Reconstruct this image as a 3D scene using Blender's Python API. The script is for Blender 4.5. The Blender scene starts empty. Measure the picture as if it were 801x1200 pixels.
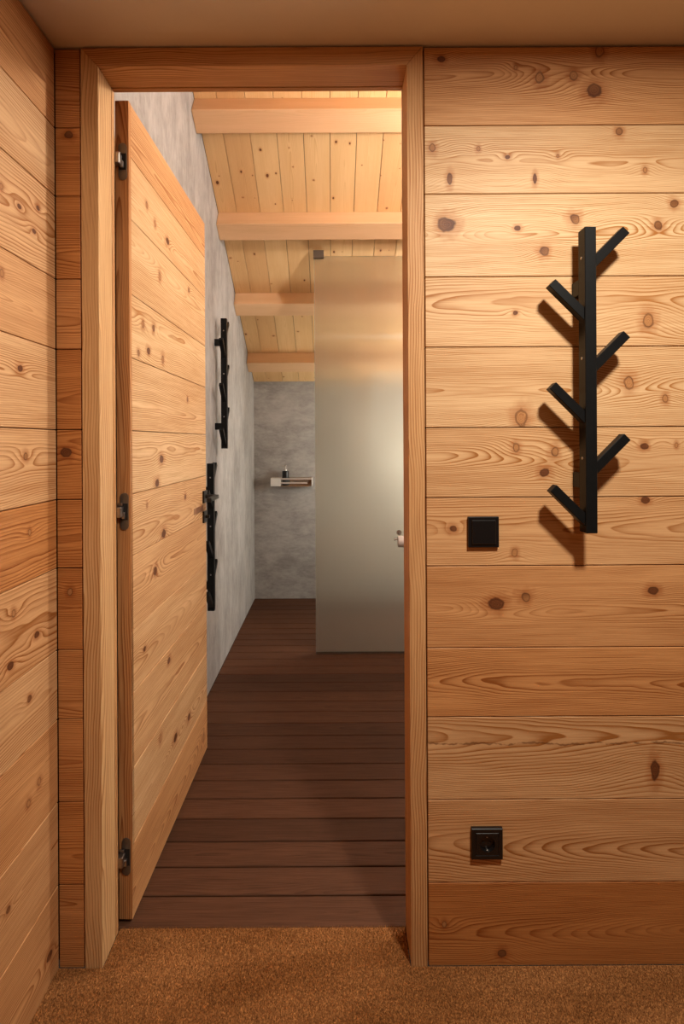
import bpy, bmesh, math, random
import numpy as np
from mathutils import Vector, Matrix

random.seed(7)
C = bpy.context.scene.collection
sc = bpy.context.scene

# ------------------------------------------------------------------ camera, view, world, lights
EYE = 1.343
cam_d = bpy.data.cameras.new('camera')
cam = bpy.data.objects.new('camera', cam_d); C.objects.link(cam)
cam_d.sensor_fit = 'VERTICAL'; cam_d.sensor_height = 36.0; cam_d.lens = 18.0      # f = 600 px of 1200
cam_d.shift_y = -82 / 1200.0
cam_d.shift_x = 12.5 / 1200.0
cam_d.clip_start = 0.02
cam.matrix_world = Matrix.Translation((0, 0, EYE)) @ Matrix.Rotation(math.radians(90), 4, 'X') @ Matrix.Rotation(math.radians(-0.3), 4, 'Z')
sc.camera = cam
sc.view_settings.view_transform = 'Standard'
sc.view_settings.look = 'None'
sc.view_settings.gamma = 1.0
sc.view_settings.use_curve_mapping = False
sc.view_settings.exposure = 0.0

w = bpy.data.worlds.new('world'); sc.world = w; w.use_nodes = True
w.node_tree.nodes['Background'].inputs[0].default_value = (1.0, 0.8, 0.62, 1)
w.node_tree.nodes['Background'].inputs[1].default_value = 0.02


def lamp(name, kind, loc, energy, color, size=0.1, target=None, spread=None):
    d = bpy.data.lights.new(name, kind)
    d.energy = energy; d.color = color
    if kind == 'AREA':
        d.shape = 'DISK'; d.size = size
        if spread: d.spread = math.radians(spread)
    else:
        d.shadow_soft_size = size
    o = bpy.data.objects.new(name, d); C.objects.link(o); o.location = loc
    if target:
        o.rotation_euler = (Vector(target) - Vector(loc)).to_track_quat('-Z', 'Y').to_euler()
    return o


lamp('hall_downlight', 'AREA', (0.60, 0.42, 2.335), 37, (1.0, 0.93, 0.81), 0.15)
lamp('hall_fill_rear', 'AREA', (0.95, -0.90, 2.335), 2.5, (1.0, 0.88, 0.72), 0.25)  # weak fill added behind the camera, stands for no known fixture
lamp('bathroom_wall_light', 'POINT', (1.05, 1.88, 2.52), 62, (1.0, 0.96, 0.90), 0.06)
lamp('glow_behind_screen', 'POINT', (0.86, 3.74, 1.22), 36, (1.0, 0.96, 0.84), 0.22)  # unseen source, added so the frosted pane glows from behind

# ------------------------------------------------------------------ node helpers


class NT:
    def __init__(self, tree): self.t = tree
    def n(self, kind, **kw):
        nd = self.t.nodes.new(kind)
        for k, v in kw.items(): setattr(nd, k, v)
        return nd
    def put(self, sock, v):
        if isinstance(v, bpy.types.NodeSocket): self.t.links.new(v, sock)
        elif v is not None: sock.default_value = v
    def m(self, op, a, b=None, c=None, clamp=False):
        nd = self.n('ShaderNodeMath', operation=op, use_clamp=clamp)
        self.put(nd.inputs[0], a)
        if b is not None: self.put(nd.inputs[1], b)
        if c is not None: self.put(nd.inputs[2], c)
        return nd.outputs[0]
    def xyz(self, x, y, z):
        nd = self.n('ShaderNodeCombineXYZ')
        for i, v in enumerate((x, y, z)): self.put(nd.inputs[i], v)
        return nd.outputs[0]
    def sep(self, v):
        nd = self.n('ShaderNodeSeparateXYZ'); self.put(nd.inputs[0], v)
        return nd.outputs[0], nd.outputs[1], nd.outputs[2]
    def noise(self, vec, scale, detail=2, w=0.0, rough=0.5, dist=0.0):
        nd = self.n('ShaderNodeTexNoise', noise_dimensions='4D')
        self.put(nd.inputs['Vector'], vec); self.put(nd.inputs['Scale'], scale); self.put(nd.inputs['W'], w)
        self.put(nd.inputs['Detail'], detail); self.put(nd.inputs['Roughness'], rough); self.put(nd.inputs['Distortion'], dist)
        return nd.outputs[0]
    def mr(self, v, a, b, c=0.0, d=1.0, smooth=True):
        nd = self.n('ShaderNodeMapRange', interpolation_type='SMOOTHSTEP' if smooth else 'LINEAR')
        for i, q in enumerate((v, a, b, c, d)): self.put(nd.inputs[i], q)
        return nd.outputs[0]
    def mix(self, f, a, b, mode='MIX'):
        nd = self.n('ShaderNodeMix', data_type='RGBA', blend_type=mode)
        self.put(nd.inputs[0], f); self.put(nd.inputs[6], a); self.put(nd.inputs[7], b)
        return nd.outputs[2]
    def attr(self, name, vec=False):
        nd = self.n('ShaderNodeAttribute', attribute_type='OBJECT', attribute_name=name)
        return nd.outputs['Vector'] if vec else nd.outputs['Fac']


def new_mat(name):
    m = bpy.data.materials.new(name); m.use_nodes = True
    t = m.node_tree; b = t.nodes['Principled BSDF']
    return m, NT(t), b


def rgb(r, g, b): return (r, g, b, 1.0)


def wood_material(name, light_a, light_b, dark_a, dark_b, nk=8, rough=0.5, auto_knots=0.0, contrast=0.75, spec=0.25, fibre=0.3):
    """Plain-sawn timber: growth rings cut by the board face, flowing round knots.
    The board's object properties hold seed, tone, pith position and knots."""
    m, g, b = new_mat(name)
    tc = g.n('ShaderNodeTexCoord').outputs['Object']
    x, y, z = g.sep(tc)
    seed = g.attr('seed'); tone = g.attr('tone')
    pz, py, tilt = g.sep(g.attr('pith', True))
    spacing = g.attr('spacing')
    # slow and medium wander along the board
    n1 = g.m('SUBTRACT', g.noise(g.xyz(g.m('MULTIPLY', x, 1.6), 0.0, g.m('MULTIPLY', z, 3.0)), 1.0, 2, seed), 0.5)
    n2 = g.m('SUBTRACT', g.noise(g.xyz(g.m('MULTIPLY', x, 5.0), g.m('MULTIPLY', y, 16.0), g.m('MULTIPLY', z, 16.0)), 1.0, 2, seed), 0.5)
    n3 = g.m('SUBTRACT', g.noise(g.xyz(g.m('MULTIPLY', x, 1.1), 7.0, 0.0), 1.0, 1, seed), 0.5)
    bump = None; mask = None; core = None
    wob = g.noise(g.xyz(g.m('MULTIPLY', x, 55.0), 0.0, g.m('MULTIPLY', z, 55.0)), 1.0, 1, seed)
    wobm = g.m('MULTIPLY_ADD', wob, 0.9, 0.65)
    kt = g.noise(g.xyz(g.m('MULTIPLY', x, 7.0), 5.0, g.m('MULTIPLY', z, 7.0)), 1.0, 0, seed)
    asp = g.mr(kt, 0.35, 0.65, 0.55, 1.9)
    def knot(dx, dz, r, asp):
        nonlocal bump, mask, core
        rs = g.m('MAXIMUM', r, 0.0006)
        dx2 = g.m('MULTIPLY', dx, dx); dz2 = g.m('MULTIPLY', dz, dz)
        q = g.m('ADD', g.m('MULTIPLY', dx2, 0.22), dz2)
        e = g.m('EXPONENT', g.m('MULTIPLY', g.m('DIVIDE', q, g.m('MULTIPLY', rs, rs)), -0.22))
        bmp = g.m('MULTIPLY', e, g.m('MULTIPLY', r, 1.35))
        d = g.m('DIVIDE', g.m('MULTIPLY', g.m('SQRT', g.m('ADD', g.m('MULTIPLY', dx2, asp), dz2)), wobm), rs)
        d = g.m('ADD', d, g.m('MULTIPLY', g.m('LESS_THAN', r, 0.0008), 99.0))
        bump = bmp if bump is None else g.m('ADD', bump, bmp)
        mask = d if mask is None else g.m('MINIMUM', mask, d)
    for i in range(nk):
        kx, kz, kr = g.sep(g.attr('knot%d' % i, True))
        tall = g.m('GREATER_THAN', kr, 0.5)                       # 1 + radius marks a narrow upright knot
        knot(g.m('SUBTRACT', x, kx), g.m('SUBTRACT', z, kz), g.m('FRACT', kr), g.m('MULTIPLY_ADD', tall, 5.0, asp))
    if auto_knots > 0:
        vo = g.n('ShaderNodeTexVoronoi', voronoi_dimensions='2D')
        sc_ = g.xyz(g.m('ADD', g.m('MULTIPLY', x, auto_knots), g.m('MULTIPLY', seed, 7.3)), g.m('ADD', g.m('MULTIPLY', z, auto_knots * 1.6), seed), 0.0)
        g.put(vo.inputs['Vector'], sc_); g.put(vo.inputs['Scale'], 1.0)
        px, pz2, _ = g.sep(vo.outputs['Position']); ax, az, _ = g.sep(sc_)
        cr, cg, _ = g.sep(vo.outputs['Color'])
        r = g.m('MULTIPLY', g.m('GREATER_THAN', cr, 0.45), g.m('MULTIPLY_ADD', cg, 0.0055, 0.0025))
        knot(g.m('DIVIDE', g.m('SUBTRACT', ax, px), auto_knots), g.m('DIVIDE', g.m('SUBTRACT', az, pz2), auto_knots * 1.6), r, asp)
    u = g.m('ADD', g.m('SUBTRACT', z, pz), g.m('MULTIPLY', n1, 0.07))
    v = g.m('ADD', g.m('ADD', g.m('ADD', py, y), g.m('MULTIPLY', tilt, x)), g.m('MULTIPLY', n3, 0.05))
    rr = g.m('SQRT', g.m('ADD', g.m('MULTIPLY', u, u), g.m('MULTIPLY', v, v)))
    rr = g.m('ADD', rr, g.m('MULTIPLY', n2, 0.011))
    if bump is not None: rr = g.m('ADD', rr, g.m('MULTIPLY', bump, 0.85))
    ph = g.m('DIVIDE', rr, spacing)
    fr = g.m('FRACT', ph)
    late = g.m('MULTIPLY', g.m('POWER', g.mr(fr, 0.15, 0.92, smooth=False), 2.2), g.mr(fr, 1.0, 0.92))
    wring = g.noise(g.xyz(g.m('FLOOR', ph), 0.0, 0.0), 1.7, 0, seed)            # some years darker than others
    late = g.m('MULTIPLY', late, g.m('MULTIPLY_ADD', wring, 1.1, 0.25))
    patch = g.noise(g.xyz(g.m('MULTIPLY', x, 1.3), g.m('MULTIPLY', y, 14.0), g.m('MULTIPLY', z, 14.0)), 1.0, 4, seed, 0.6)
    calm = g.noise(g.xyz(g.m('MULTIPLY', x, 2.0), g.m('MULTIPLY', y, 11.0), g.m('MULTIPLY', z, 11.0)), 1.0, 2, g.m('ADD', seed, 9.0))
    late = g.m('MULTIPLY', late, g.mr(calm, 0.32, 0.62, 0.35, 1.15))
    fib = g.noise(g.xyz(g.m('MULTIPLY', x, 7.0), g.m('MULTIPLY', y, 250.0), g.m('MULTIPLY', z, 250.0)), 1.0, 3, seed, 0.7)
    tone1 = g.m('MINIMUM', tone, 1.0)
    la = g.mix(tone1, light_a, light_b); da = g.mix(tone, dark_a, dark_b)
    deep = g.m('SUBTRACT', tone, 1.0, clamp=True)
    la = g.mix(deep, la, rgb(0.36, 0.115, 0.028))
    la = g.mix(g.mr(patch, 0.35, 0.7, 0.0, 0.5), la, g.mix(0.55, la, da))
    f = g.m('MULTIPLY', late, contrast)
    f = g.m('ADD', f, g.m('MULTIPLY', g.mr(fib, 0.33, 0.72), fibre), clamp=True)
    col = g.mix(f, la, da)
    if mask is not None:
        halo = g.m('MULTIPLY', g.mr(mask, 0.9, 2.8, 0.75, 0.0), g.m('MULTIPLY_ADD', fib, 0.8, 0.3))
        col = g.mix(halo, col, g.mix(1.0, da, rgb(0.95, 0.72, 0.6), 'MULTIPLY'))
        kring = g.m('FRACT', g.m('MULTIPLY', g.m('MULTIPLY', mask, g.m('MULTIPLY_ADD', wob, 1.0, 0.5)), 4.0))
        ktone = g.mr(kt, 0.38, 0.62)
        ka = g.mix(ktone, rgb(0.17, 0.058, 0.020), rgb(0.52, 0.25, 0.095))
        kc = g.mix(kring, ka, g.mix(1.0, ka, rgb(0.62, 0.50, 0.45), 'MULTIPLY'))
        edge = g.m('MULTIPLY', g.mr(mask, 0.62, 0.95), g.m('MULTIPLY_ADD', wob, 0.9, 0.25))
        kc = g.mix(edge, kc, rgb(0.075, 0.025, 0.010))
        col = g.mix(g.mr(mask, 1.2, 0.85), col, kc)
    # a shake: thin dark split wandering along the grain, broken in places
    cz, camp, _ = g.sep(g.attr('crack', True))
    cn = g.noise(g.xyz(g.m('MULTIPLY', x, 12.0), 2.0, 0.0), 1.0, 4, seed, 0.7)
    cd = g.m('ABSOLUTE', g.m('SUBTRACT', z, g.m('MULTIPLY_ADD', g.m('SUBTRACT', cn, 0.5), 0.03, cz)))
    cw = g.noise(g.xyz(g.m('MULTIPLY', x, 45.0), 8.0, 0.0), 1.0, 2, seed)
    cm = g.m('MULTIPLY', g.mr(cd, 0.0005, g.m('MULTIPLY_ADD', g.m('POWER', cw, 2.0), 0.012, 0.0006), 1.0, 0.0), g.m('MULTIPLY', camp, g.mr(cw, 0.32, 0.5)))
    col = g.mix(cm, col, rgb(0.12, 0.038, 0.010))
    g.put(b.inputs['Base Color'], col)
    g.put(b.inputs['Roughness'], g.m('MULTIPLY_ADD', fib, 0.25, rough - 0.1))
    b.inputs['Specular IOR Level'].default_value = spec
    bp = g.n('ShaderNodeBump'); bp.inputs['Strength'].default_value = 0.35; bp.inputs['Distance'].default_value = 0.0008
    h = g.m('ADD', g.m('MULTIPLY', late, 0.8), g.m('MULTIPLY', fib, 0.9))
    g.put(bp.inputs['Height'], h); g.put(b.inputs['Normal'], bp.outputs[0])
    return m


M = {}
M['larch'] = wood_material('larch', rgb(0.78, 0.545, 0.305), rgb(0.66, 0.285, 0.088), rgb(0.40, 0.165, 0.042), rgb(0.25, 0.066, 0.012), nk=8, contrast=1.1, fibre=0.36)
M['larch_trim'] = wood_material('larch_trim', rgb(0.78, 0.51, 0.25), rgb(0.58, 0.24, 0.075), rgb(0.42, 0.18, 0.055), rgb(0.24, 0.065, 0.016), nk=1, contrast=1.15, fibre=0.34)
M['spruce'] = wood_material('spruce', rgb(0.78, 0.53, 0.27), rgb(0.68, 0.40, 0.18), rgb(0.55, 0.30, 0.11), rgb(0.45, 0.22, 0.08), nk=0, auto_knots=5.5, contrast=0.5, fibre=0.15)
M['beam'] = wood_material('beam_spruce', rgb(0.80, 0.55, 0.32), rgb(0.74, 0.46, 0.26), rgb(0.62, 0.37, 0.18), rgb(0.5, 0.27, 0.12), nk=0, contrast=0.4, fibre=0.12)
M['deck'] = wood_material('deck_hardwood', rgb(0.125, 0.052, 0.026), rgb(0.080, 0.034, 0.018), rgb(0.055, 0.022, 0.011), rgb(0.036, 0.015, 0.008), nk=0, contrast=0.5, rough=0.6, fibre=0.6, spec=0.12)


def simple(name, col, rough=0.5, metal=0.0, spec=0.5, noise_s=0, noise_a=0.0, bump=0.0):
    m, g, b = new_mat(name)
    b.inputs['Base Color'].default_value = rgb(*col)
    b.inputs['Roughness'].default_value = rough; b.inputs['Metallic'].default_value = metal
    b.inputs['Specular IOR Level'].default_value = spec
    if noise_s:
        tc = g.n('ShaderNodeTexCoord').outputs['Object']
        n = g.noise(tc, noise_s, 3)
        g.put(b.inputs['Base Color'], g.mix(n, rgb(*[c * (1 - noise_a) for c in col]), rgb(*[c * (1 + noise_a) for c in col])))
        if bump:
            bp = g.n('ShaderNodeBump'); bp.inputs['Strength'].default_value = bump; bp.inputs['Distance'].default_value = 0.001
            g.put(bp.inputs['Height'], n); g.put(b.inputs['Normal'], bp.outputs[0])
    return m


M['backing'] = simple('dark_backing', (0.012, 0.007, 0.004), 0.9, noise_s=20, noise_a=0.2)
M['larch_plain'] = simple('larch_low_bounce', (0.16, 0.075, 0.03), 0.7, noise_s=8, noise_a=0.2)  # for the unseen hall walls, colour darkened to hold back bounced light
M['plaster'] = simple('beige_plaster', (0.74, 0.64, 0.54), 0.9, spec=0.1, noise_s=9, noise_a=0.03)
M['black_wood'] = simple('black_lacquer', (0.006, 0.006, 0.006), 0.40, spec=0.18, noise_s=60, noise_a=0.3, bump=0.1)
M['black_plastic'] = simple('black_plastic', (0.006, 0.005, 0.005), 0.32, noise_s=90, noise_a=0.2)
M['black_metal'] = simple('black_metal', (0.012, 0.011, 0.010), 0.35, 0.3, noise_s=60, noise_a=0.2)
M['steel'] = simple('brushed_steel', (0.42, 0.38, 0.35), 0.32, 1.0, noise_s=80, noise_a=0.1)
M['dull_steel'] = simple('dull_steel', (0.20, 0.17, 0.14), 0.45, 0.85, noise_s=60, noise_a=0.15)
M['chrome'] = simple('chrome', (0.8, 0.78, 0.76), 0.12, 1.0, noise_s=50, noise_a=0.02)
M['satin'] = simple('satin_steel', (0.62, 0.55, 0.50), 0.45, 0.35, noise_s=40, noise_a=0.05)
M['white'] = simple('white_enamel', (0.75, 0.73, 0.70), 0.35, noise_s=30, noise_a=0.02)
M['paper'] = simple('tissue_paper', (0.80, 0.74, 0.72), 0.95, noise_s=200, noise_a=0.05, bump=0.3)
M['mirror'] = simple('mirror_glass', (0.85, 0.85, 0.83), 0.05, 1.0, noise_s=3, noise_a=0.01)
M['patch'] = simple('worn_wood_patch', (0.33, 0.15, 0.07), 0.6, noise_s=70, noise_a=0.2)
M['rubber'] = simple('dark_seal', (0.03, 0.018, 0.01), 0.7, noise_s=50, noise_a=0.2)


def concrete(name, sx, sz):
    m, g, b = new_mat(name)
    tc = g.n('ShaderNodeTexCoord').outputs['Object']
    x, y, z = g.sep(tc)
    st = g.noise(g.xyz(g.m('MULTIPLY', x, sx), g.m('MULTIPLY', y, sx), g.m('MULTIPLY', z, sz)), 1.0, 6, 1.0, 0.65, 0.6)
    cl = g.noise(tc, 2.6, 5, 4.0, 0.6)
    sp = g.noise(tc, 55.0, 3, 2.0)
    st2 = g.noise(g.xyz(g.m('MULTIPLY', x, sx * 4), g.m('MULTIPLY', y, sx * 4), g.m('MULTIPLY', z, sz * 4)), 1.0, 4, 8.0, 0.7, 0.3)
    f = g.m('ADD', g.m('ADD', g.m('MULTIPLY', st, 0.42), g.m('MULTIPLY', cl, 0.33)), g.m('MULTIPLY', st2, 0.25))
    f = g.mr(f, 0.36, 0.64)
    col = g.mix(f, rgb(0.25, 0.238, 0.226), rgb(0.465, 0.448, 0.435))
    col = g.mix(g.mr(sp, 0.62, 0.75, 0, 0.25), col, rgb(0.5, 0.47, 0.43))
    g.put(b.inputs['Base Color'], col)
    b.inputs['Roughness'].default_value = 0.62; b.inputs['Specular IOR Level'].default_value = 0.35
    bp = g.n('ShaderNodeBump'); bp.inputs['Strength'].default_value = 0.4; bp.inputs['Distance'].default_value = 0.002
    g.put(bp.inputs['Height'], g.m('ADD', f, g.m('MULTIPLY', sp, 0.3))); g.put(b.inputs['Normal'], bp.outputs[0])
    return m


M['concrete_back'] = concrete('microcement_back', 5.0, 12.0)
M['concrete_side'] = concrete('microcement_side', 14.0, 4.5)

m, g, b = new_mat('mat_fibre')                                  # carpet pile and the mat under it
geo = g.n('ShaderNodeNewGeometry').outputs['Position']
x, y, z = g.sep(geo)
a1 = g.noise(g.xyz(g.m('MULTIPLY', x, 3.0), g.m('MULTIPLY', y, 11.0), 0.0), 1.0, 4, 3.0)
a2 = g.noise(geo, 220.0, 1, 0.0)
col = g.mix(g.mr(a1, 0.3, 0.7), rgb(0.37, 0.150, 0.045), rgb(0.54, 0.245, 0.085))
col = g.mix(g.mr(a2, 0.35, 0.7), g.mix(0.55, col, rgb(0.08, 0.03, 0.01)), col)
g.put(b.inputs['Base Color'], col); b.inputs['Roughness'].default_value = 0.95; b.inputs['Specular IOR Level'].default_value = 0.1
M['mat_fibre'] = m

m = bpy.data.materials.new('frosted_glass'); m.use_nodes = True      # acid-etched pane: smooth front, milky body
g = NT(m.node_tree); nt = m.node_tree
nt.nodes.remove(nt.nodes['Principled BSDF']); out = nt.nodes['Material Output']
tc = g.n('ShaderNodeTexCoord').outputs['Object']
nz = g.noise(tc, 3.0, 2)
tl = g.n('ShaderNodeBsdfTranslucent'); g.put(tl.inputs[0], g.mix(nz, rgb(0.81, 0.80, 0.73), rgb(0.84, 0.83, 0.77)))
rf = g.n('ShaderNodeBsdfRefraction'); rf.inputs['Roughness'].default_value = 0.6; rf.inputs['IOR'].default_value = 1.15
g.put(rf.inputs[0], rgb(0.95, 0.925, 0.86))
df = g.n('ShaderNodeBsdfDiffuse'); g.put(df.inputs[0], rgb(0.55, 0.56, 0.50))
m1 = g.n('ShaderNodeMixShader'); m1.inputs[0].default_value = 0.84
nt.links.new(tl.outputs[0], m1.inputs[1]); nt.links.new(rf.outputs[0], m1.inputs[2])
m2 = g.n('ShaderNodeMixShader'); m2.inputs[0].default_value = 0.03
nt.links.new(m1.outputs[0], m2.inputs[1]); nt.links.new(df.outputs[0], m2.inputs[2])
gl = g.n('ShaderNodeBsdfGlossy'); gl.inputs['Roughness'].default_value = 0.03
fz = g.n('ShaderNodeFresnel'); fz.inputs[0].default_value = 1.8
m3 = g.n('ShaderNodeMixShader')
nt.links.new(fz.outputs[0], m3.inputs[0]); nt.links.new(m2.outputs[0], m3.inputs[1]); nt.links.new(gl.outputs[0], m3.inputs[2])
nt.links.new(m3.outputs[0], out.inputs[0])
M['frosted'] = m
M['glass_edge'] = simple('glass_edge', (0.42, 0.47, 0.40), 0.2, noise_s=20, noise_a=0.05)
M['oiled_tray'] = simple('amber_tray', (0.30, 0.17, 0.09), 0.3, noise_s=40, noise_a=0.15)

# ------------------------------------------------------------------ mesh helpers


def empty(name, loc=(0, 0, 0), rz=0.0, parent=None, **kw):
    o = bpy.data.objects.new(name, None); C.objects.link(o)
    o.location = loc; o.rotation_euler = (0, 0, rz); o.empty_display_size = 0.05
    if parent: o.parent = parent
    for k, v in kw.items(): o[k] = v
    return o


def link(name, bm, mat, parent=None, smooth=False, **kw):
    me = bpy.data.meshes.new(name); bm.to_mesh(me); bm.free()
    mats = mat if isinstance(mat, (list, tuple)) else [mat]
    for q in mats: me.materials.append(q)
    if smooth:
        for p in me.polygons: p.use_smooth = True
    o = bpy.data.objects.new(name, me); C.objects.link(o)
    if parent: o.parent = parent
    for k, v in kw.items(): o[k] = v
    return o


def box_bm(x0, x1, y0, y1, z0, z1, bevel=0.0, seg=1, bm=None):
    new = bmesh.new()
    vs = [new.verts.new((x, y, z)) for x in (x0, x1) for y in (y0, y1) for z in (z0, z1)]
    for f in ((0, 1, 3, 2), (4, 6, 7, 5), (0, 4, 5, 1), (2, 3, 7, 6), (0, 2, 6, 4), (1, 5, 7, 3)):
        new.faces.new([vs[i] for i in f])
    if bevel > 0:
        bmesh.ops.bevel(new, geom=list(new.edges), offset=bevel, segments=seg, profile=0.5, affect='EDGES')
    bmesh.ops.recalc_face_normals(new, faces=new.faces)
    if bm is None: return new
    me = bpy.data.meshes.new('t'); new.to_mesh(me); new.free(); bm.from_mesh(me); bpy.data.meshes.remove(me)
    return bm


def box(name, x0, x1, y0, y1, z0, z1, mat, parent=None, bevel=0.0, seg=1, **kw):
    return link(name, box_bm(x0, x1, y0, y1, z0, z1, bevel, seg), mat, parent, **kw)


def cyl_bm(p0, p1, r, n=20, r2=None, bm=None, bevel=0.0):
    bm = bm or bmesh.new()
    p0 = Vector(p0); p1 = Vector(p1); d = (p1 - p0)
    q = d.to_track_quat('Z', 'Y').to_matrix()
    r2 = r if r2 is None else r2
    prof = [(0, r - bevel), (bevel, r), (d.length - bevel, r2), (d.length, r2 - bevel)] if bevel else [(0, r), (d.length, r2)]
    rings = []
    for h, rad in prof:
        rings.append([bm.verts.new(p0 + q @ Vector((rad * math.cos(2 * math.pi * k / n), rad * math.sin(2 * math.pi * k / n), h))) for k in range(n)])
    for a, c in zip(rings, rings[1:]):
        for k in range(n):
            bm.faces.new((a[k], a[(k + 1) % n], c[(k + 1) % n], c[k]))
    bm.faces.new(list(reversed(rings[0]))); bm.faces.new(rings[-1])
    bmesh.ops.recalc_face_normals(bm, faces=bm.faces)
    return bm


def prism_bm(pts, y0, y1, bevel=0.0):
    """outline in local x,z pushed through y0..y1"""
    bm = bmesh.new()
    a = [bm.verts.new((p[0], y0, p[1])) for p in pts]; c = [bm.verts.new((p[0], y1, p[1])) for p in pts]
    bm.faces.new(a); bm.faces.new(list(reversed(c)))
    n = len(pts)
    for k in range(n): bm.faces.new((a[k], c[k], c[(k + 1) % n], a[(k + 1) % n]))
    if bevel: bmesh.ops.bevel(bm, geom=list(bm.edges), offset=bevel, segments=1, affect='EDGES')
    bmesh.ops.recalc_face_normals(bm, faces=bm.faces)
    return bm


FRAMES = {
    'front': ((1, 0, 0), (0, 1, 0), (0, 0, 1)),          # boards on a wall that faces -Y
    'rear': ((-1, 0, 0), (0, -1, 0), (0, 0, 1)),         # faces +Y
    'left': ((0, 1, 0), (-1, 0, 0), (0, 0, 1)),          # faces +X
    'right': ((0, -1, 0), (1, 0, 0), (0, 0, 1)),         # faces -X
    'floor': ((1, 0, 0), (0, 0, -1), (0, 1, 0)),
    'post': ((0, 0, 1), (0, 1, 0), (-1, 0, 0)),
}


def frame(key, loc):
    u, v, w_ = FRAMES[key] if isinstance(key, str) else key
    m_ = Matrix((u, v, w_)).transposed().to_4x4()
    return Matrix.Translation(loc) @ m_


def props(o, seed=None, tone=0.3, pith=None, spacing=0.0042, knots=(), crack=(0.0, 0.0, 0.0)):
    r = random.Random(seed if seed is not None else random.random())
    o['seed'] = float(r.uniform(0, 40)) if seed is None else float(seed) * 1.37
    o['tone'] = float(tone)
    o['pith'] = [float(q) for q in (pith or (r.uniform(-0.06, 0.06), r.uniform(0.02, 0.07), r.uniform(-0.03, 0.03)))]
    o['spacing'] = float(spacing); o['crack'] = [float(q) for q in crack]
    for i, k in enumerate(knots[:8]): o['knot%d' % i] = [float(q) for q in k]
    return o


def board(name, key, centre, L, H, T, mat, parent, bevel=0.0012, bm=None, parent_inv=None, **pk):
    bm = bm or box_bm(-L / 2, L / 2, -T / 2, T / 2, -H / 2, H / 2, bevel)
    o = link(name, bm, mat, parent)
    o.matrix_basis = (parent_inv or Matrix.Identity(4)) @ frame(key, centre)
    return props(o, **pk)


# ------------------------------------------------------------------ measurements (metres)
XL = -0.703                   # timbered wall on the left of the hall
YF = 1.31                     # face of the wall with the doorway
CEIL = 2.358
SEAMS = [2.352, 2.151, 1.976, 1.764, 1.584, 1.378, 1.199, 1.024, 0.8146, 0.6378, 0.426, 0.214, 0.0]
GAP = 0.0011
XB = -0.664                   # plastered wall of the bathroom
YB = 4.40
XR = 1.25                     # right wall of the bathroom
SL = 0.617                    # fall of the bathroom ceiling


def slope_z(y): return 1.864 + SL * (YB - y)


K_RIGHT = {0: [(0.286, 2.321, 0.0087), (0.537, 2.273, 0.0153), (0.624, 2.277, 0.0131), (0.677, 2.24, 0.0187), (0.69, 2.339, 0.0165), (0.476, 2.299, 0.0066)], 1: [(0.262, 2.094, 0.0109), (0.38, 2.092, 0.0066), (0.454, 2.07, 0.0055), (0.306, 2.015, 1.0165), (0.524, 2.013, 1.0135), (0.74, 2.133, 0.0109), (0.583, 2.072, 0.0055), (0.806, 2.035, 0.0087)], 2: [(0.295, 1.898, 0.0208), (0.627, 1.911, 0.0131), (0.478, 1.887, 0.0066), (0.548, 1.828, 0.0121), (0.838, 1.893, 0.0121), (0.88, 1.948, 0.0109)], 3: [(0.812, 1.649, 0.0205), (0.472, 1.671, 0.0055)], 4: [(0.485, 1.402, 0.0225), (0.762, 1.491, 0.0185), (0.854, 1.45, 0.0109)], 5: [(0.472, 1.326, 0.0121), (0.572, 1.315, 0.0131), (0.544, 1.262, 0.0109), (0.801, 1.328, 0.0087), (0.882, 1.33, 0.0066)], 6: [(0.312, 1.12, 0.0087), (0.467, 1.057, 0.0109), (0.803, 1.19, 0.0087)], 7: [(0.496, 0.943, 0.0131), (0.419, 0.926, 0.0165), (0.821, 0.959, 0.0109)], 9: [(0.823, 0.498, 1.028)], 11: [(0.43, 0.033, 0.0109), (0.282, 0.107, 0.0087)]}
K_STRIP = {1: [(-0.667, 2.133, 0.0109)], 5: [(-0.678, 1.319, 0.0131)], 7: [(-0.67, 0.963, 0.0109)]}
K_LEFT = {2: [(1.096, 1.894, 0.0073), (1.159, 1.88, 0.0058), (1.233, 1.91, 0.0062), (1.216, 1.847, 0.0061)], 3: [(1.096, 1.708, 0.0091)], 4: [(1.159, 1.513, 0.0077)], 5: [(1.178, 1.314, 0.0098)], 6: [(1.192, 1.136, 0.0079)], 7: [(1.131, 0.968, 0.0094), (1.219, 0.888, 0.0081), (1.119, 0.858, 0.0093)], 8: [(1.188, 0.751, 0.0079)], 9: [(1.226, 0.534, 0.0102), (1.182, 0.512, 0.0098)], 10: [(1.107, 0.336, 0.0074)], 11: [(1.267, 0.076, 0.0106)]}
K_DOOR = {1: [(1.635, 2.043, 0.0109), (1.756, 2.034, 0.0117), (1.566, 2.071, 0.0104)], 2: [(1.676, 1.888, 0.014), (1.998, 1.939, 0.01)], 3: [(1.53, 1.698, 0.0128), (1.619, 1.705, 0.0108), (1.496, 1.607, 0.01), (1.574, 1.626, 0.0105), (1.702, 1.621, 0.0142)], 4: [(1.974, 1.511, 0.0099)], 5: [(1.685, 1.29, 0.014), (1.643, 1.214, 0.0137)], 6: [(1.556, 1.155, 0.0078), (1.94, 1.139, 0.0097), (1.702, 1.042, 0.0142)], 7: [(1.619, 0.938, 0.0135)], 8: [(1.53, 0.728, 0.0077)], 9: [(1.747, 0.601, 0.0116)], 10: [(1.66, 0.385, 0.0138), (1.809, 0.3, 0.0151), (1.974, 0.287, 0.0132)], 11: [(2.18, 0.089, 0.0145)]}

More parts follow.
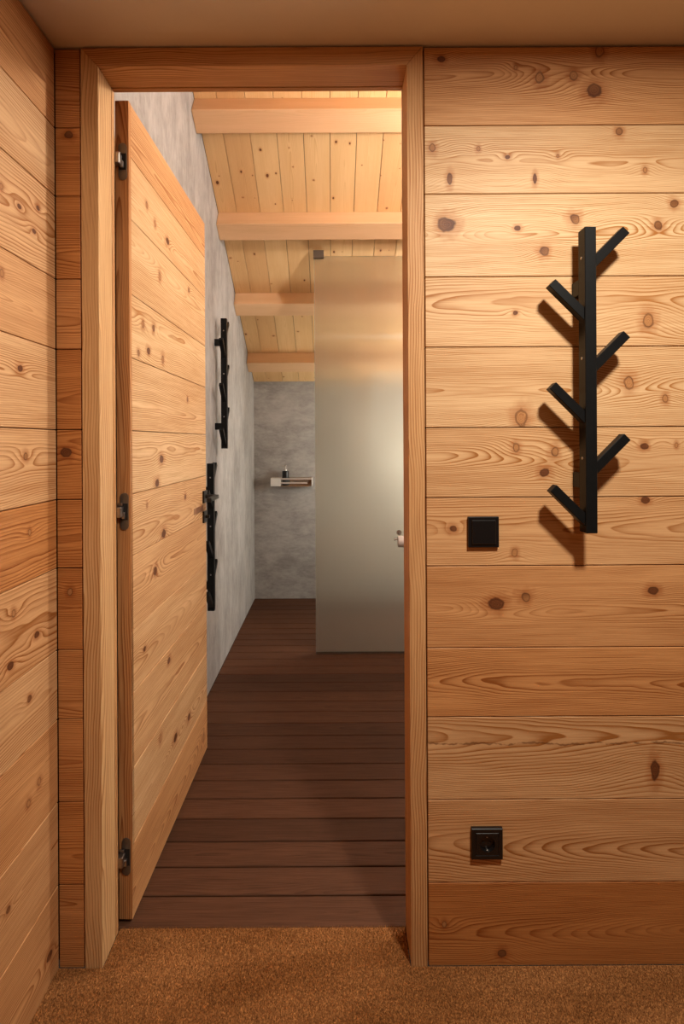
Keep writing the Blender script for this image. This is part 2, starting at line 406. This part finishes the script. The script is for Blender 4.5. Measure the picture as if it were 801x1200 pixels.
# ------------------------------------------------------------------ the hall
X0, X1 = 0.2425, 2.05                     # boards right of the doorway
YH = -2.2                                # far end of the hall behind the camera
box('floor', XL - 0.02, X1, YH, 1.31, -0.06, -0.004, M['backing'], kind='structure')
box('ceiling', XL - 0.02, X1 + 0.02, YH, 1.42, CEIL, CEIL + 0.05, M['plaster'], kind='structure')

# (tone, pith z, pith depth, tilt) per board, from the ceiling down
R_LOOK = [(0.62, 0.03, 0.045, 0.02), (0.14, -0.01, 0.050, 0.01), (0.02, 0.01, 0.040, 0.02), (0.20, 0.02, 0.055, -0.03),
          (0.18, 0.00, 0.045, 0.02), (0.34, 0.01, 0.060, 0.03), (0.50, 0.01, 0.05, -0.02), (0.72, -0.01, 0.05, 0.02),
          (0.85, 0.00, 0.030, -0.045), (0.42, 0.05, 0.085, 0.01), (0.55, -0.02, 0.030, -0.06), (1.3, -0.02, 0.035, -0.05)]
wf = box('wall_front', X0 - 0.004, X1, YF + 0.022, YF + 0.075, 0, CEIL, M['backing'], kind='structure')
box('wall_core', XL - 0.02, -0.637, YF + 0.022, YF + 0.10, 0, CEIL, M['backing'], wf)
for i in range(12):
    zt, zb = SEAMS[i] - GAP, SEAMS[i + 1] + GAP
    zc = (zt + zb) / 2; xc = (X0 + X1) / 2
    t, pz, py, tl_ = R_LOOK[i]
    board('board', 'front', (xc, YF + 0.011, zc), X1 - X0, zt - zb, 0.022, M['larch'], wf, seed=11 + i, tone=t,
          pith=(pz, py, tl_), spacing=random.uniform(0.0036, 0.0050), knots=[(a - xc, c - zc, r) for a, c, r in K_RIGHT.get(i, [])], crack=(0.037, 0.7, 0) if i == 9 else (0, 0, 0))
    xs0, xs1 = XL + 0.001, -0.639
    xc = (xs0 + xs1) / 2
    board('board', 'front', (xc, YF + 0.011, zc), xs1 - xs0, zt - zb, 0.022, M['larch'], wf, seed=41 + i,
          tone=0.85 + 0.4 * random.random(), spacing=random.uniform(0.004, 0.006),
          knots=[(a - xc, c - zc, r) for a, c, r in K_STRIP.get(i, [])])

L_TONE = [0.75, 0.35, 0.4, 0.55, 0.35, 0.4, 0.95, 0.55, 0.4, 0.7, 0.55, 0.65]
wl = box('wall_left', XL - 0.08, XL - 0.022, YH, YF + 0.02, 0, CEIL, M['backing'], kind='structure')
wr = box('wall_right', X1, X1 + 0.06, YH, YF + 0.02, 0, CEIL, M['larch_plain'], kind='structure')
wn = box('wall_near', XL - 0.02, X1, YH - 0.06, YH, 0, CEIL, M['larch_plain'], kind='structure')
for i in range(12):
    zt, zb = SEAMS[i] - GAP, SEAMS[i + 1] + GAP
    zc = (zt + zb) / 2; yc = (YH + YF - 0.001) / 2
    board('board', 'left', (XL - 0.011, yc, zc), YF - 0.001 - YH, zt - zb, 0.022, M['larch'], wl, seed=71 + i, tone=L_TONE[i],
          spacing=random.uniform(0.0042, 0.0058), pith=(random.uniform(-0.04, 0.04), random.uniform(0.02, 0.06), random.uniform(-0.05, 0.05)),
          knots=[(a - yc, c - zc, r) for a, c, r in K_LEFT.get(i, [])])

# ------------------------------------------------------------------ door frame
FXI, FXO = -0.5906, -0.635                # left jamb inner and outer
GXI, GXO = 0.1972, 0.2387                 # right jamb
HZ, HT = 2.305, 2.352
tr = empty('trim_1', (0, 0, 0), kind='structure')
YA, YC, YD = YF - 0.003, 1.386, 1.405


def post(name, xi, xo, seed, tone, y0, y1, inset=0.0):
    L = HT
    # outline in post frame: local x = height, local z = -world x ; top is mitred
    xc = (xi + xo) / 2
    zi, zo = -(xi - xc), -(xo - xc)
    s = 1 if zo > zi else -1
    bm = prism_bm([(-L / 2 + 0.002, zi), (L / 2 - (HT - HZ), zi), (L / 2, zo), (-L / 2 + 0.002, zo)], -(y1 - y0) / 2, (y1 - y0) / 2, 0.0008)
    return board(name, 'post', (xc, (y0 + y1) / 2, L / 2), 0, 0, 0, M['larch_trim'], tr, bm=bm, seed=seed, tone=tone,
                 pith=(0.03, 0.05, 0.006), spacing=0.0066, knots=[(0.1, 0.2, 0.0)])


post('jamb', FXI, FXO, 21, 0.12, YA, YC)
post('jamb', GXI, GXO, 25, 0.42, YA, YC)
post('stop', FXI, FXO, 22, 0.5, YC + 0.0030, YD)
post('stop', GXI, GXO, 26, 0.6, YC + 0.0030, YD)
for nm, y0, y1, sd in (('head', YA, YC, 29), ('head_stop', YC + 0.0030, YD, 31)):
    xc = (FXO + GXO) / 2; zc = (HZ + HT) / 2; T = y1 - y0
    bm = prism_bm([(FXI - xc + 0.0005, HZ - zc), (GXI - xc - 0.0005, HZ - zc), (GXO - xc - 0.0005, HT - zc), (FXO - xc + 0.0005, HT - zc)], -T / 2, T / 2, 0.0008)
    board(nm, 'front', (xc, (y0 + y1) / 2, zc), 0, 0, 0, M['larch_trim'], tr, bm=bm, seed=sd, tone=0.6, pith=(0.02, 0.05, 0.006), spacing=0.005)

# ------------------------------------------------------------------ mat
rug = box('doormat', XL + 0.001, X1 - 0.01, YH + 0.02, YF - 0.004, -0.003, 0.004, M['mat_fibre'],
          label='wide brown fibre mat on the hall floor running up to the wooden threshold', category='doormat')
box('mat_tongue', FXI + 0.002, GXI - 0.002, YF - 0.004, 1.412, -0.003, 0.004, M['mat_fibre'], rug)
rng = np.random.default_rng(3)
N = 190000
px = rng.uniform(XL + 0.002, 1.35, N); py = rng.uniform(1.08, 1.412, N)
NF = 300000                                              # coarser tufts over the rest of the mat
px = np.concatenate([px, rng.uniform(XL + 0.002, 1.9, NF)]); py = np.concatenate([py, rng.uniform(0.1, 1.08, NF)])
keep = (py < YF - 0.006) | ((px > FXI + 0.003) & (px < GXI - 0.003))
px, py = px[keep], py[keep]; n = len(px)
hgt = rng.uniform(0.003, 0.0075, n); an = rng.uniform(0, 2 * np.pi, n); lean = rng.uniform(0, 0.005, n); la = rng.uniform(0, 2 * np.pi, n)
wd = rng.uniform(0.0004, 0.0009, n) * np.where(py < 1.08, 1.5, 1.0)
V = np.zeros((n, 3, 3))
V[:, 0] = np.stack([px - wd * np.cos(an), py - wd * np.sin(an), np.full(n, 0.003)], 1)
V[:, 1] = np.stack([px + wd * np.cos(an), py + wd * np.sin(an), np.full(n, 0.003)], 1)
V[:, 2] = np.stack([px + lean * np.cos(la), np.minimum(py + lean * np.sin(la), 1.414), 0.004 + hgt], 1)
me = bpy.data.meshes.new('pile')
me.vertices.add(3 * n); me.vertices.foreach_set('co', V.reshape(-1))
me.loops.add(3 * n); me.loops.foreach_set('vertex_index', np.arange(3 * n, dtype=np.int32))
me.polygons.add(n); me.polygons.foreach_set('loop_start', np.arange(0, 3 * n, 3, dtype=np.int32))
me.polygons.foreach_set('loop_total', np.full(n, 3, dtype=np.int32))
me.update(); me.materials.append(M['mat_fibre'])
pile = bpy.data.objects.new('pile', me); C.objects.link(pile); pile.parent = rug; pile['kind'] = 'stuff'

# ------------------------------------------------------------------ bathroom shell
fb = box('floor_bathroom', XB, XR, 1.414, YB, -0.06, -0.024, M['backing'], kind='structure')
pitch = 0.1035; y = 1.417; k = 0
while y < YB - 0.01:
    y1 = min(y + pitch - 0.005, YB - 0.001)
    board('deck_board', 'floor', ((XB + XR) / 2, (y + y1) / 2, -0.012), XR - XB - 0.004, y1 - y, 0.024, M['deck'], fb, bevel=0.002,
          seed=120 + k, tone=random.random(), spacing=0.0048)
    y += pitch; k += 1

# side and back walls follow the fall of the ceiling
YS = 1.412


def side_wall(name, x0, x1, mat):
    bm = bmesh.new()
    pts = [(YS, 0), (YB, 0), (YB, slope_z(YB)), (YS, slope_z(YS))]
    a = [bm.verts.new((x0, p[0], p[1])) for p in pts]; c = [bm.verts.new((x1, p[0], p[1])) for p in pts]
    bm.faces.new(a); bm.faces.new(c[::-1])
    for q in range(4): bm.faces.new((a[q], c[q], c[(q + 1) % 4], a[(q + 1) % 4]))
    bmesh.ops.recalc_face_normals(bm, faces=bm.faces)
    return link(name, bm, mat, kind='structure')


side_wall('wall_bathroom_left', XB - 0.08, XB, M['concrete_side'])
side_wall('wall_bathroom_right', XR, XR + 0.08, M['white'])
box('wall_bathroom_back', XB - 0.08, XR + 0.08, YB, YB + 0.08, 0, slope_z(YB) + 0.02, M['concrete_back'], kind='structure')
# timber wall around the doorway, seen from the bathroom (mirrored in the pane)
zt_ = slope_z(YS)
wd_ = box('wall_bathroom_door', GXO + 0.006, XR, YF + 0.077, 1.394, 0, CEIL, M['backing'], kind='structure')
box('wall_core', XB - 0.05, XR, YF + 0.077, 1.394, CEIL + 0.052, zt_, M['backing'], wd_)
zz = list(SEAMS[::-1]); z = SEAMS[0]
while z < zt_ - 0.05:
    z = min(z + 0.19, zt_ - 0.003); zz.append(z)
for i in range(len(zz) - 1):
    zb, zt = zz[i] + GAP, zz[i + 1] - GAP
    xa = GXO + 0.006 if zz[i + 1] <= SEAMS[0] + 0.001 else XB
    board('board', 'rear', ((xa + XR) / 2, 1.403, (zb + zt) / 2), XR - xa - 0.002, zt - zb, 0.016, M['larch'], wd_, seed=200 + i, tone=0.35)

# sloping ceiling: boards run down the slope, beams across
nrm = math.sqrt(1 + SL * SL); cs, sn = 1 / nrm, SL / nrm
slope = ((0, cs, -sn), (0, sn, cs), (1, 0, 0))
cb = empty('ceiling_bathroom', (0, 0, 0), kind='structure')
Lc = (YB - YS) * nrm
def on_slope(y, off): return (y + off * sn, slope_z(y) + off * cs)       # off > 0 lies above the boards
yc_, zc_ = on_slope((YB + YS) / 2, 0.04)
board('underlay', slope, ((XB + XR) / 2, yc_, zc_), Lc + 0.1, XR - XB + 0.1, 0.03, M['backing'], cb)
xs = [XB, -0.553]
while xs[-1] < XR - 0.03: xs.append(min(xs[-1] + 0.1385, XR))
yc_, zc_ = on_slope((YB + YS) / 2, 0.011)
for i in range(len(xs) - 1):
    board('ceiling_board', slope, ((xs[i] + xs[i + 1]) / 2, yc_, zc_), Lc + 0.03, xs[i + 1] - xs[i] - 0.0025, 0.02, M['spruce'], cb, bevel=0.002,
          seed=160 + i, tone=random.random() * 0.8, spacing=0.005, pith=(random.uniform(-0.02, 0.02), random.uniform(0.01, 0.04), random.uniform(-0.02, 0.02)))
bd, bw = 0.109, 0.112
for i, yb in enumerate((1.984, 2.509, 3.034, 3.559, 4.084)):
    # uphill edge of the beam meets the boards at yb
    yy = yb + (bw / 2) * cs - (bd / 2) * sn; zz_ = slope_z(yb) - (bw / 2) * sn - (bd / 2) * cs
    board('beam', ((1, 0, 0), (0, sn, cs), (0, -cs, sn)), ((XB + XR) / 2, yy, zz_), XR - XB - 0.002, bw, bd, M['beam'], cb, bevel=0.003,
          seed=190 + i, tone=random.random(), spacing=0.006, pith=(0.05, 0.09, 0.01))

# ------------------------------------------------------------------ door leaf, standing open
YN = 1.432; LEAF_W = 0.808
ang = math.atan2(0.0135, LEAF_W)
door = empty('door_1', (-0.5625, YN, 0), -ang, kind='structure')       # local +y runs from hinge edge to latch edge
TH = 0.038; ZB, ZT = 0.010, 2.302
dv = lambda o: o
link('core', box_bm(-TH + 0.012, -0.012, 0.018, LEAF_W - 0.012, ZB + 0.002, ZT - 0.002), M['backing'], door)
D_TONE = [0.5, 0.12, 0.08, 0.06, 0.12, 0.08, 0.25, 0.42, 0.3, 0.35, 0.2, 0.65]
dz = [ZT] + SEAMS[1:12] + [ZB]
for i in range(12):
    zt, zb = dz[i] - GAP * 0.8, dz[i + 1] + GAP * 0.8
    zc = (zt + zb) / 2; y0, y1 = 0.0012, LEAF_W; yc = (y0 + y1) / 2
    kn = [(a - YN - yc, c - zc, r) for a, c, r in K_DOOR.get(i, [])]
    s = board('board', 'left', (-0.006, yc, zc), y1 - y0, zt - zb, 0.012, M['larch'], door, seed=91 + i, tone=D_TONE[i],
              spacing=random.uniform(0.0042, 0.0056), pith=(random.uniform(-0.04, 0.04), random.uniform(0.02, 0.06), random.uniform(-0.05, 0.05)), knots=kn)
    board('board', 'right', (-TH + 0.006, yc, zc), y1 - y0, zt - zb, 0.012, M['larch'], door, seed=291 + i, tone=0.3)
bm = box_bm(-(ZT - ZB) / 2, (ZT - ZB) / 2, -0.008, 0.008, -TH / 2, TH / 2, 0.0008)
board('edge_strip', 'post', (-TH / 2, 0.0085, (ZT + ZB) / 2), 0, 0, 0, M['larch_trim'], door, bm=bm, seed=37, tone=0.8, pith=(0.01, 0.02, 0.012), spacing=0.006)
box('latch_edge_strip', -TH + 0.0125, -0.0125, LEAF_W - 0.010, LEAF_W, ZB, ZT, M['larch_trim'], door, tone=0.5, seed=2.0, pith=[0.0, 0.03, 0.0], spacing=0.005)

# concealed hinges let into the edge of the leaf
for zc in (2.130, 1.152, 0.187):
    def stadium(hw, hh, cx, cz, n=10):
        p = []
        for k in range(n + 1):
            a = math.pi * k / n; p.append((cx + hw * math.cos(a), cz + hh - hw + hw * math.sin(a)))
        for k in range(n + 1):
            a = math.pi + math.pi * k / n; p.append((cx + hw * math.cos(a), cz - hh + hw + hw * math.sin(a)))
        return p
    h = link('hinge', prism_bm(stadium(0.0115, 0.052, -0.0165, zc), -0.0022, 0.004), M['dull_steel'], door)
    box('hinge_pocket', -0.0265, -0.0065, -0.0028, -0.002, zc - 0.024, zc + 0.022, M['backing'], h)
    bm = box_bm(-0.034, -0.016, -0.026, -0.0035, zc - 0.015, zc + 0.015, 0.003, 2)
    box_bm(-0.020, -0.012, -0.012, -0.003, zc - 0.020, zc - 0.002, 0.001, 1, bm)
    link('hinge_arm', bm, M['steel'], h)
    box('hinge_link', -0.032, -0.020, -0.010, -0.0035, zc + 0.016, zc + 0.024, M['steel'], h, 0.001)

# handle, keyhole plate and worn patch near the latch edge
YK = 0.775
hd = box('handle', 0.0, 0.008, YK - 0.026, YK + 0.026, 1.085, 1.137, M['black_metal'], door, 0.001)
bm = cyl_bm((0.006, YK, 1.111), (0.052, YK, 1.111), 0.009, 16)
link('neck', bm, M['black_metal'], hd)
bm = box_bm(0.043, 0.063, YK - 0.125, YK + 0.012, 1.101, 1.119, 0.004, 2)
link('lever', bm, M['black_metal'], hd)
kp = box('keyhole_plate', 0.0, 0.008, YK - 0.026, YK + 0.026, 1.000, 1.050, M['black_metal'], door, 0.001)
link('thumb_turn', cyl_bm((0.006, YK, 1.025), (0.024, YK, 1.025), 0.007, 14), M['black_metal'], kp)
box('wood_patch', 0.0, 0.0006, YK - 0.155, YK - 0.015, 1.052, 1.077, M['patch'], door)

# ------------------------------------------------------------------ wall hangers


def hanger(loc, rz, label):
    """post with three screws and three pegs a side; stands off the wall on two blocks. Local -Y faces the room, z = 0 at mid height"""
    root = empty('coat_hanger', loc, rz, label=label, category='coat hanger', group='black branch shaped coat hangers')
    hh = 0.372; hw = 0.0139
    box('post', -hw, hw, -0.070, -0.036, -hh, hh, M['black_wood'], root, 0.0012)
    for zc in (0.235, -0.245):
        box('wall_block', -0.0135, 0.0135, -0.0365, -0.0005, zc - 0.019, zc + 0.019, M['black_wood'], root, 0.001)
    b2 = 0.0113
    for s, zs in ((1, (0.366, 0.112, -0.138)), (-1, (0.239, -0.012, -0.262))):
        for zt in zs:
            bm = box_bm(0.0, 0.128, -0.0650, -0.0420, -b2, b2, 0.0012)
            bmesh.ops.rotate(bm, verts=bm.verts, cent=(0, 0, 0), matrix=Matrix.Rotation(-math.pi / 4, 3, 'Y'))
            if s < 0:
                for v_ in bm.verts: v_.co.x *= -1
                bmesh.ops.reverse_faces(bm, faces=bm.faces)
            bmesh.ops.translate(bm, verts=bm.verts, vec=(s * 0.0, 0, zt - 0.0905))
            link('peg', bm, M['black_wood'], root)
    for zs in (0.301, 0.055, -0.190):
        bm = cyl_bm((-hw - 0.0012, -0.053, zs), (-hw + 0.002, -0.053, zs), 0.0036, 12)
        link('screw', bm, M['steel'], root)
    return root


hanger((0.630, YF, 1.490), 0, 'black wooden coat hanger with six pegs on the larch boards beside the light switch')
hanger((XB, 2.935, 1.681), math.pi / 2, 'upper of the two black coat hangers on the grey bathroom wall')
hanger((XB, 2.595, 0.866), math.pi / 2, 'lower black coat hanger on the grey wall, partly behind the open door')

# ------------------------------------------------------------------ switch and socket
s = empty('light_switch', (0.3857, YF, 1.112), label='square black light switch on the larch boards left of the coat hanger', category='light switch')
box('switch_frame', -0.039, 0.039, -0.009, -0.0005, -0.039, 0.039, M['black_plastic'], s, 0.0012, 2)
bm = prism_bm([(-0.0305, -0.0305), (0.0305, -0.0305), (0.0305, 0.0305), (-0.0305, 0.0305)], -0.0125, -0.0085, 0.0012)
link('rocker', bm, M['black_plastic'], s)

s = empty('power_socket', (0.3907, YF, 0.319), label='square black power socket low on the larch wall near the floor', category='power socket')
bm = bmesh.new()
n = 32; hw = 0.0395; r = 0.0195


def sq(a, h):
    c, s_ = math.cos(a), math.sin(a); q = h / max(abs(c), abs(s_)); return (c * q, s_ * q)


rings = []
for (shape, val, yy) in (('s', hw, -0.0005), ('s', hw, -0.0085), ('s', hw - 0.0015, -0.010), ('s', 0.0290, -0.010), ('s', 0.0285, -0.0090), ('s', 0.0278, -0.0100),
                         ('c', r, -0.0100), ('c', r - 0.0015, -0.0020), ('c', 0.0001, -0.0020)):
    ring = []
    for k in range(n):
        a = 2 * math.pi * (k + 0.0) / n + math.pi / 4
        p = sq(a, val) if shape == 's' else (val * math.cos(a), val * math.sin(a))
        ring.append(bm.verts.new((p[0], yy, p[1])))
    rings.append(ring)
for a, c in zip(rings, rings[1:]):
    for k in range(n): bm.faces.new((a[k], a[(k + 1) % n], c[(k + 1) % n], c[k]))
bmesh.ops.recalc_face_normals(bm, faces=bm.faces)
link('socket_plate', bm, M['black_plastic'], s)
for sx in (-1, 1):
    link('pin_hole', cyl_bm((sx * 0.0095, -0.0026, 0), (sx * 0.0095, -0.0015, 0), 0.0027, 12), M['backing'], s)
    box('earth_clip', -0.002, 0.002, -0.0085, -0.002, sx * 0.0165 - 0.0012, sx * 0.0165 + 0.0012, M['steel'], s, 0.0004)

# ------------------------------------------------------------------ frosted pane
gx0, gx1, gy, gt = -0.1035, 0.98, 3.25, 0.010
zg0, zg1 = 0.006, 2.520
pane = empty('shower_screen', (gx0, gy, 0), label='tall frosted glass screen standing across the bathroom behind the doorway', category='glass screen')
box('glass_pane', 0.0015, gx1 - gx0, -gt / 2, gt / 2, zg0, zg1, M['frosted'], pane)
box('polished_edge', 0, 0.0014, -gt / 2, gt / 2, zg0, zg1, M['glass_edge'], pane)
box('floor_channel', 0.0, gx1 - gx0, -0.008, 0.008, 0.0005, 0.014, M['dull_steel'], pane)
cl = box('clamp', -0.004, 0.062, -0.016, 0.016, zg1 - 0.014, zg1 + 0.036, M['dull_steel'], pane, 0.002)

# toilet roll holder fixed to the front of the pane
hr = empty('toilet_roll_holder', (0.405, gy - gt / 2, 0.77), label='steel toilet roll holder on the glass screen at the right edge of the doorway', category='roll holder')
link('rosette', cyl_bm((0.02, 0, -0.002), (0.02, -0.008, -0.002), 0.016, 24, bevel=0.001), M['steel'], hr)
link('arm', cyl_bm((0.02, -0.008, -0.002), (0.02, -0.05, -0.036), 0.0045, 12), M['steel'], hr)
bm = cyl_bm((-0.012, -0.05, -0.036), (0.14, -0.05, -0.036), 0.005, 14)
cyl_bm((-0.016, -0.05, -0.036), (-0.010, -0.05, -0.036), 0.009, 14, bm=bm)
link('bar', bm, M['steel'], hr)
# paper roll with its hollow core
bm = bmesh.new(); n = 40; rings = []
for xx, rr_ in ((0, 0.019), (0, 0.034), (0.001, 0.0355), (0.099, 0.0355), (0.10, 0.034), (0.10, 0.019)):
    rings.append([bm.verts.new((xx, rr_ * math.cos(2 * math.pi * k / n), rr_ * math.sin(2 * math.pi * k / n))) for k in range(n)])
rings.append(rings[0])
for a, c in zip(rings, rings[1:]):
    for k in range(n): bm.faces.new((a[k], a[(k + 1) % n], c[(k + 1) % n], c[k]))
bmesh.ops.recalc_face_normals(bm, faces=bm.faces)
o = link('toilet_roll', bm, M['paper'], smooth=True, label='part used white toilet roll on the holder at the right of the doorway', category='toilet roll')
o.location = (0.412, gy - gt / 2 - 0.05, 0.72)

# ------------------------------------------------------------------ shower shelf and bottle
sh = empty('shower_shelf', (-0.512, YB, 0.972), label='small metal shelf on the grey back wall of the bathroom', category='shelf')
W = 0.350
box('back_rail', 0.0, W, -0.006, -0.0005, 0.0, 0.070, M['chrome'], sh, 0.001)
box('tray', 0.004, W - 0.004, -0.098, -0.006, 0.0, 0.005, M['oiled_tray'], sh)
box('front_rail', 0.080, W - 0.004, -0.104, -0.098, 0.056, 0.070, M['satin'], sh, 0.001)
box('front_rail', 0.080, W - 0.040, -0.104, -0.098, 0.022, 0.036, M['satin'], sh, 0.001)
box('left_box', 0.0, 0.085, -0.104, -0.006, 0.001, 0.070, M['white'], sh, 0.002)
box('end_plate', W - 0.006, W, -0.104, -0.001, 0.0, 0.070, M['white'], sh, 0.001)
bt = empty('soap_dispenser', (-0.512 + 0.122, YB - 0.055, 0.978), label='black pump soap bottle standing on the small shower shelf', category='bottle')
link('bottle', cyl_bm((0, 0, 0), (0, 0, 0.122), 0.029, 28, bevel=0.004), M['black_plastic'], bt, smooth=False)
link('collar', cyl_bm((0, 0, 0.122), (0, 0, 0.134), 0.011, 18), M['chrome'], bt)
bm = cyl_bm((0, 0, 0.134), (0, 0, 0.168), 0.004, 12)
cyl_bm((0, 0, 0.162), (0, 0, 0.172), 0.010, 14, bm=bm)
cyl_bm((0, 0, 0.167), (-0.032, -0.008, 0.163), 0.004, 10, bm=bm)
link('pump', bm, M['chrome'], bt)

# white cupboard on the timber wall, visible only mirrored in the pane
cu = box('wall_cupboard', 0.372, 0.95, 1.412, 1.56, 1.10, 2.02, M['white'], None, 0.002,
         label='white wall cupboard faintly mirrored in the frosted glass screen', category='cupboard')
box('cupboard_door', 0.376, 0.658, 1.5605, 1.576, 1.104, 1.95, M['white'], cu, 0.001)
box('cupboard_door', 0.662, 0.946, 1.5605, 1.576, 1.104, 1.95, M['white'], cu, 0.001)
